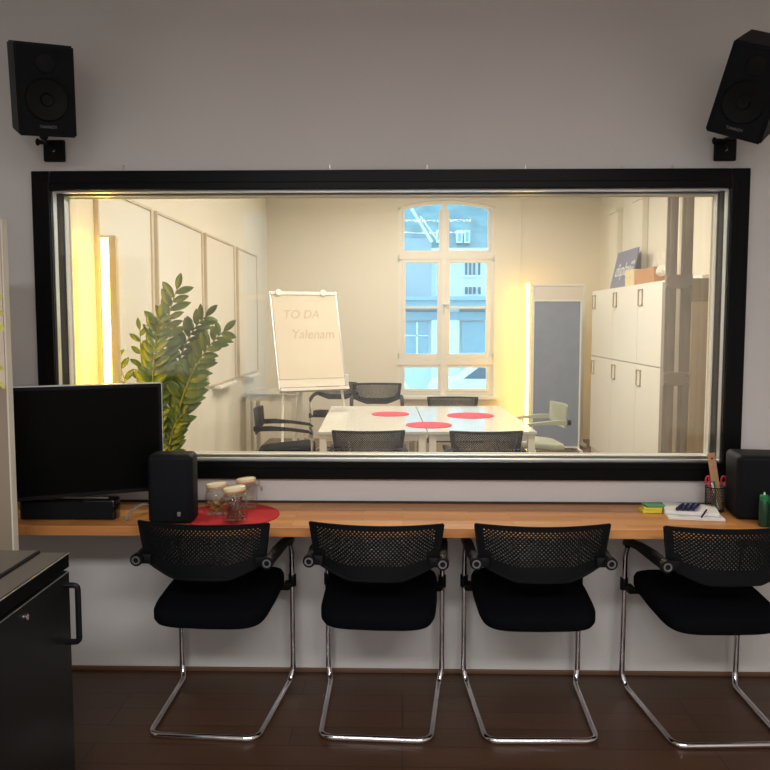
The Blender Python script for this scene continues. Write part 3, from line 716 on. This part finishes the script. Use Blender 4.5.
# small side table along the left wall
st = empty('side_table', (-1.40, 8.72, 0), 0, 'small white side table against the left wall of the meeting room', 'side table')
MB().b3(-.28, .28, -.33, .33, .715, .74, .004).build('table_top', M['table_top'], st)
for a in (-1, 1):
    for c in (-1, 1): MB().box((a*.245, c*.29, .357), (.045, .045, .715), None, .003).build('leg', M['white_metal'], st)
MB().b3(-.24, .24, -.3, -.275, .66, .715).b3(-.24, .24, .275, .3, .66, .715).build('apron', M['white_metal'], st)
o = MB().tube([(.08*math.cos(2*PI*k/20), .05*math.sin(2*PI*k/20), .008) for k in range(20)], .008, 6, closed=True).build('coiled_cable', M['black_plastic'], smooth=True); o.location = (-1.24, 8.6, .7405)
tag(o, 'small black coil lying on the white side table', 'cable')

# flipchart
fcx, fcy = atY(306, 390, 7.85).x, 7.85
fl = empty('flipchart', (fcx, fcy, 0), R(26), 'white flipchart easel with handwritten paper beside the left wall', 'flipchart')
LEAN = math.atan2(.33, 1.1)
lm = Matrix.Translation((0, -.23, .80)) @ Matrix.Rotation(-LEAN, 4, 'X')
def fp(mb, name, m, parent=None, smooth=False):
    o = mb.build(name, m, parent or fl, smooth); o.data.transform(lm); return o
bd = fp(MB().b3(-.34, .34, 0, .012, .08, 1.04, .003), 'board', M['whiteboard'])
pp = fp(MB().b3(-.325, .325, -.006, -.001, .16, 1.0), 'paper_pad', M['paper2'])
fp(MB().b3(-.34, .34, -.02, .0, 1.0, 1.035, .006), 'clamp_bar', M['white_metal'])
for xx in (-.26, .2): fp(MB().lathe([(0, .0), (.032, .0), (.032, .012), (0, .014)], (xx, -.02, 1.02), 20, (90, 0, 0)), 'clamp_knob', M['white_metal'], None, True)
fp(MB().b3(-.345, -.335, -.008, .015, .06, 1.04).b3(.335, .345, -.008, .015, .06, 1.04), 'side_rail', M['alu'])
tr = fp(MB().b3(-.345, .345, -.075, -.003, .03, .042, .002).b3(-.345, .345, -.078, -.072, .03, .058, .002), 'pen_tray', M['white_metal'])
for i, (txt, z, sz, xo) in enumerate((('TO DA', .80, .12, -.05), ('Yalenam', .60, .13, .05))):
    o = text_mesh('handwriting', txt, sz, M['ink'], pp, lm @ Matrix.Translation((xo, -.0075, z)) @ FACE, .0004, .25)
def wp(x, y, z): return lm @ Vector((x, y, z))
for sx in (-1, 1):
    MB().tube([wp(sx*.29, .02, .95), wp(sx*.30, .02, .05), (sx*.36, -.34, .02)], .014, 8).build('leg', M['white_metal'], fl, smooth=True)
MB().tube([wp(0, .03, .8), (0, .42, .02)], .013, 8).build('leg', M['white_metal'], fl, smooth=True)
flm = Matrix.Translation((fcx, fcy, 0)) @ Matrix.Rotation(R(26), 4, 'Z')
for k, (xx, mm, cc) in enumerate(((-.24, 'red_plastic', 'red'), (-.12, 'yellow_note', 'yellow'), (.06, 'green_pen', 'green'), (.2, 'blue_pen', 'blue'))):
    o = MB().cyl((0, 0, 0), .009, .13, (0, 90, 0), 10).build('board_marker', M[mm], smooth=True)
    o.location = flm @ wp(xx, -.04, .0525); o.rotation_euler = (0, 0, R(26)); tag(o, cc+' marker lying in the flipchart tray', 'marker', 'markers in the flipchart tray')
p = atY(345, 381, 8.4)
o = MB().box((0, 0, 0), (.085, .05, .15), None, .004).build('eraser_box', M['white_metal'], fl); o.matrix_parent_inverse = Matrix(); o.data.transform(Matrix.Translation(flm.inverted() @ Vector((p.x, p.y-.1, p.z)))); tag(o, 'small white box fixed beside the pen tray')

# whiteboards on the left wall
ys = [3.92, 5.42, 6.75, 8.0, 9.15]
px_edges = ((96, 151.5), (155.5, 201.5), (204.5, 233.5), (236.5, 256))
names = ['nearest the glass, by the light column', 'second from the glass, behind the plant', 'third from the glass', 'farthest from the glass, next to the flipchart']
def yat(px):
    d = ray(px, 321); return XL/d.x*d.y
for (a, c), nm in zip(px_edges, names):
    y0, y1 = yat(a), yat(c); zt, zb = 2.265, .925
    wb = empty('wall_whiteboard', (XL, (y0+y1)/2, (zt+zb)/2), 0, 'large white wall board on the left wall, '+nm, 'whiteboard', 'white boards along the left wall')
    h = (y1-y0)/2-.01; v = (zt-zb)/2
    MB().b3(0, .016, -h+.015, h-.015, -v+.015, v-.015).build('board', M['whiteboard'], wb)
    MB().b3(0, .026, -h, -h+.02, -v, v, .003).b3(0, .026, h-.02, h, -v, v, .003).b3(0, .026, -h+.02, h-.02, v-.02, v, .003).b3(0, .026, -h+.02, h-.02, -v, -v+.02, .003).build('frame', M['frame_beige'], wb)
    MB().b3(0, .085, -h*.6, h*.6, -v-.03, -v-.005, .004).build('shadow_ledge', M['white_metal'], wb)  # ledge added under the board for the shadow band below it

# light columns
def light_column(x, y, ztop, label, rz=0, z0=.0):
    l = empty('light_column', (x, y, 0), rz, label, 'floor lamp', 'glowing warm light columns')
    MB().cyl((0, 0, .0125), .12, .024, seg=32).build('base', M['white_metal'], l, smooth=True)
    MB().b3(.022, .060, -.02, .02, .024, ztop, .003).build('post', M['carton'], l)  # yellow lamplight on the metal post is put into this carton tone
    MB().b3(-.02, .018, -.02, .02, .06, ztop-.0, .004).build('light_tube', M['tube'], l)
    MB().b3(-.022, .062, -.022, .022, ztop, ztop+.012, .002).build('end_cap', M['white_metal'], l)
p = atY(107, 300, 4.25)
light_column(p.x, 4.25, 1.945, 'glowing warm light column on the left, behind the screen and beside the plant')
p = atY(529, 300, 9.93)
light_column(p.x-.01, 9.95, 1.97, 'glowing warm light column behind the grey pinboard')

# pale board behind the pinboard, pinboard
def board(name, px0, px1, pyt, Y, zb, face, label, cat, feet=True, post=.03):
    a = atY(px0, pyt, Y); c = atY(px1, pyt, Y); cx_ = (a.x+c.x)/2; h = (c.x-a.x)/2
    o = empty(name, (cx_, Y, 0), 0, label, cat)
    MB().b3(-h+post, h-post, -.008, .008, zb+post, a.z-post).build('panel', face, o)
    MB().b3(-h, -h+post, -.014, .014, zb, a.z, .003).b3(h-post, h, -.014, .014, zb, a.z, .003).b3(-h+post, h-post, -.014, .014, a.z-post, a.z, .003).b3(-h+post, h-post, -.014, .014, zb, zb+post, .003).build('frame', M['white_metal'], o)
    if feet:
        for q in (-1, 1): MB().b3(q*(h-.015)-.015, q*(h-.015)+.015, -.2, .2, .0005, zb, .003).build('foot', M['white_metal'], o)
    return o
board('pale_board', 532, 586, 284, 9.72, .04, M['whiteboard'], 'pale framed board standing behind the grey pinboard', 'board')
board('pinboard', 533, 582, 300, 9.3, .03, M['pin_grey'], 'tall blue-grey felt pinboard in a thin white frame', 'pinboard', post=.018)

# cupboards along the right wall: doors towards the room
CX = 2.17; ZT, ZM = 1.848, 1.112
labs = ['behind the steel column', 'nearest door left of the steel column', 'in the middle of the row', 'farthest one beside the pinboard']
yedges = [5.9, 6.7, 7.5, 8.38, 9.28]
for i in range(4):
    y0, y1 = yedges[i]+.002, yedges[i+1]-.002
    for lvl, (z0, z1) in enumerate(((.0, ZM-.001), (ZM+.001, ZT))):
        lab = ('lower' if lvl == 0 else 'upper')+' pale cupboard on the right wall, '+labs[i]
        c = empty('tall_cupboard' if lvl == 0 else 'wall_cupboard', (CX, (y0+y1)/2, z0), 0, lab, 'cupboard', 'pale cupboards along the right wall')
        h = (y1-y0)/2; H = z1-z0
        MB().b3(.02, XR-.078-CX, -h, h, 0, H, .002).build('body', M['cab'], c)
        d = MB().b3(0, .018, -h+.003, h-.003, (.06 if lvl == 0 else .003), H-.004, .002).build('door', M['cab'], c)
        zt = H-.05; ya, yb = h-.16, h-.03
        g = MB()
        g.b3(-.012, 0, ya, ya+.007, zt-.15, zt).b3(-.012, 0, yb-.007, yb, zt-.15, zt).b3(-.012, 0, ya, yb, zt-.007, zt).b3(-.012, 0, ya, yb, zt-.15, zt-.143)
        g.build('handle', M['cab_mid'], d)
# things on top of the cupboards
sg = empty('leaning_sign', (2.25, 8.43, ZT), 0, 'blue-grey board sign with white script leaning on top of the cupboards', 'sign')
sm = Matrix.Rotation(R(12), 4, 'Y')
o = MB().b3(-.006, .006, -.38, .38, .0, .40, .001).build('board', M['sign_blue'], sg); o.data.transform(sm)
side = Matrix.Rotation(-PI/2, 4, 'Z')
text_mesh('script', 'display', .20, M['white_print'], sg, sm @ Matrix.Translation((-.008, .03, .19)) @ side @ FACE, .0006, .3)
text_mesh('small_print', 'media\nraum', .06, M['white_print'], sg, sm @ Matrix.Translation((-.008, -.32, .22)) @ side @ FACE, .0006)
for k in range(2):
    o = MB().b3(-.06, .06, -.15, .15, 0, .075, .003).build('small_carton', M['carton']); o.location = (2.25, 7.86, ZT+.0006+k*.0765)
    tag(o, 'small pale carton on the cupboards, '+('lower of two stacked' if k == 0 else 'upper of two stacked'), 'box', 'pale cartons on the cupboards')
o = MB().b3(-.07, .07, -.28, .28, 0, .135, .003).build('brown_carton', M['carton_brown']); o.location = (2.26, 7.38, ZT+.0006); tag(o, 'long brown cardboard box on top of the cupboards', 'box')
wr = empty('wire_ornament', (2.25, 7.2, ZT+.136), 0, 'pale wire ornament standing on the brown box', 'ornament')
for k in range(5):
    MB().tube(fillet([(0, -.12+k*.05, 0), (.01, -.14+k*.05, .10+.02*(k % 3)), (.02, -.08+k*.05, .16), (0, -.05+k*.05, 0)], .05, 4), .003, 5).build('wire', M['white_metal'], wr, smooth=True)
cr = MB(); rnd = random.Random(4)
for k in range(9): cr.ell((rnd.uniform(-.05, .05), rnd.uniform(-.14, .14), .045+rnd.random()*.05), (.09, .1, .07), (rnd.random()*90, rnd.random()*90, 0), 10)
o = cr.build('crumpled_paper', M['paper'], smooth=True); o.location = (2.24, 6.88, ZT+.012); tag(o, 'crumpled pale paper lying on the cupboards beside the steel column', 'paper')

# twin steel column with batten plates
ca = atY(664.5, 321, 4.95).x; cb = atY(691, 321, 4.95).x
wch = (cb-ca)*.42
col = tag(empty('trim_7', ((ca+cb)/2, 4.95, 0)), kind='structure')
hw = (cb-ca)/2
for q in (-1, 1):
    x0, x1 = (-hw, -hw+wch) if q < 0 else (hw-wch, hw)
    f = MB(); f.b3(x0, x1, 0, .016, 0, 3.3, .002); f.b3(x0+.02, x1-.02, -.006, 0, 0, 3.3, .002)
    f.build('channel', M['steel'], col)
for py in (281.5, 379):
    z = atY(677, py, 4.93).z
    pl_ = MB().b3(-hw, hw, -.012, 0, z-.042, z+.042, .002).build('batten_plate', M['steel'], col)
    bb = MB()
    for q in (-1, 1):
        for s_ in (-.025, .025): bb.ell((q*(hw-.012), -.014, z+s_), (.018, .012, .018), None, 8)
    bb.build('rivets', M['steel'], pl_, smooth=True)
# dark cupboard at right
da = atY(690, 278, 5.25)
dc = empty('dark_cupboard', (2.16, 5.5, 0), 0, 'grey-brown cupboard at the right behind the steel column', 'cupboard')
MB().b3(da.x-2.16, XR-.08-2.16, -.235, .30, 0, da.z, .003).build('body', M['cab_dark'], dc)
d0, d1 = atY(690, 302, 5.25), atY(704.5, 430, 5.25)
MB().b3(d0.x-2.16+.012, d1.x-2.16, -.25, -.235, .3, d0.z, .003).build('door', M['cab_mid'], dc)
MB().b3(d1.x-2.16+.02, XR-.1-2.16, -.25, -.235, .3, d0.z, .003).build('door', M['cab_dark'], dc)

# potted plant (arching feather-leaved stems)
pc = Vector((-1.40, 4.55, 0))
pl = empty('potted_plant', pc, 0, 'potted plant with arching feather-leaved stems behind the screen', 'plant')
MB().lathe([(0, .001), (.12, .001), (.135, .01), (.165, .36), (.17, .38), (.155, .38), (.15, .34), (0, .34)], seg=36).build('pot', M['pot'], pl, smooth=True)
MB().cyl((0, 0, .345), .148, .01, seg=28).build('soil', M['soil'], pl)
def leaf_mesh():
    t = bmesh.new(); rows = []
    for k in range(7):
        u = k/6; w_ = .5*math.sin(PI*min(1, u*.93+.05))**.8*.43
        if k == 6: w_ = .01
        z = -.10*u*u
        rows.append([t.verts.new((u, -w_, z+.05*w_)), t.verts.new((u, 0, z-.02)), t.verts.new((u, w_, z+.05*w_))])
    for a, c in zip(rows[:-1], rows[1:]):
        for k in range(2): t.faces.new((a[k], a[k+1], c[k+1], c[k]))
    return t
LT = leaf_mesh(); LTM = bpy.data.meshes.new('leaf'); LT.to_mesh(LTM); LT.free()
def stem(tip_px, ctrl_px, yoff, ns, ls, start=.33, base=(0, 0)):
    P0 = Vector((base[0], base[1], .34)); P3 = atY(*tip_px, pc.y+yoff[1]) - pc; P2 = atY(*ctrl_px, pc.y+yoff[0]) - pc; P1 = P0 + Vector((0, 0, .4))
    def bz(t): return P0*(1-t)**3 + P1*3*t*(1-t)**2 + P2*3*t*t*(1-t) + P3*t**3
    pts = [bz(k/20) for k in range(21)]
    s = MB().tube(pts, [.011*(1-.75*k/20) for k in range(21)], 7).build('stem', M['stem'], pl, smooth=True)
    bm = bmesh.new(); rnd = random.Random(int(tip_px[0]*7))
    for k in range(ns):
        t = start + (1-start)*(k/(ns-1)); p = bz(t); d = (bz(min(1, t+.02)) - bz(t-.02)).normalized()
        sd = 1 if k % 2 else -1
        v = Vector((0, -1, .25)).cross(d).normalized()
        dirv = (v*sd*(.85 if k < ns-1 else .05) + d*(.7 if k < ns-1 else 1) + Vector((rnd.uniform(-.2, .2), rnd.uniform(-.35, .35), rnd.uniform(-.1, .15)))).normalized()
        up_ = Vector((rnd.uniform(-.5, .5), -1, rnd.uniform(.2, .9))); y_ = up_.cross(dirv).normalized(); z_ = dirv.cross(y_)
        L = ls*1.15*(1.05-.3*abs(2*(k/ns)-.75))*rnd.uniform(.85, 1.1)
        mt = Matrix.Translation(p) @ Matrix(((dirv.x, y_.x, z_.x, 0), (dirv.y, y_.y, z_.y, 0), (dirv.z, y_.z, z_.z, 0), (0, 0, 0, 1))) @ Matrix.Scale(L, 4)
        me = LTM.copy(); me.transform(mt); bm.from_mesh(me); bpy.data.meshes.remove(me)
    t = MB(); t.b.free(); t.b = bm
    o = t.build('leaves', M['leaf'], s, smooth=True, auto=180); tag(o, kind='stuff')
    md = o.modifiers.new('thick', 'SOLIDIFY'); md.thickness = .0015
stem((177, 289), (150, 360), (0, .0), 40, .13, .25)
stem((224, 331), (176, 372), (-.05, -.1), 40, .12, .28, (.03, 0))
stem((202, 371), (168, 412), (.05, .05), 30, .085, .3, (.04, .02))
stem((183, 414), (166, 430), (-.05, -.05), 20, .08, .35, (.05, -.03))
stem((206, 316), (165, 350), (.1, .12), 36, .12, .3, (.0, .03))
stem((140, 330), (140, 380), (.05, .05), 20, .09, .3, (-.03, .02))
stem((116, 352), (128, 395), (-.05, -.05), 18, .08, .3, (-.05, 0))
stem((160, 318), (146, 370), (-.1, -.12), 36, .12, .28, (-.02, -.02))

# ceiling lamps (their light is set at the top of the script)
for x_, y_ , z_, L in ((-.65, 1.35, 2.815, 1.2), (.85, 1.35, 2.815, 1.2), (-.65, -.8, 2.815, 1.2), (.85, -.8, 2.815, 1.2), (.35, 4.9, 3.3, 1.7), (.35, 6.8, 3.3, 1.7), (.35, 8.7, 3.3, 1.7)):
    o = empty('ceiling_light', (x_, y_, z_-.0), 0, ('control room ceiling light, '+('left' if x_ < 0 else 'right')+(' of the two nearer the desk' if y_ > 0 else ' of the unseen pair added at the back') if y_ < 3 else 'meeting room ceiling light, '+{4.9: 'nearest the glass', 6.8: 'over the table', 8.7: 'nearest the arched window'}[y_]), 'ceiling light', 'control room ceiling lights' if y_ < 3 else 'meeting room ceiling lights')
    hw_ = .34 if y_ < 0 else .16
    MB().b3(-L/2-.1, L/2+.1, -hw_, hw_, -.06, -.0005, .004).build('housing', M['white_metal'], o)
# radiator below the rear window
rd = empty('radiator', (-1.0, -2.18, .08), 0, 'white ribbed radiator below the rear window', 'radiator')
b = MB()
for k in range(22): b.b3(-.5+k*.046, -.5+k*.046+.03, -.04, .04, 0, .46, .006)
b.b3(-.5, .5, -.02, .02, .03, .06).b3(-.5, .5, -.02, .02, .4, .43)
b.build('ribs', M['white_metal'], rd)
for sx in (-.4, .4): MB().b3(sx-.015, sx+.015, -.03, .03, -.0795, .01).build('foot', M['white_metal'], rd)
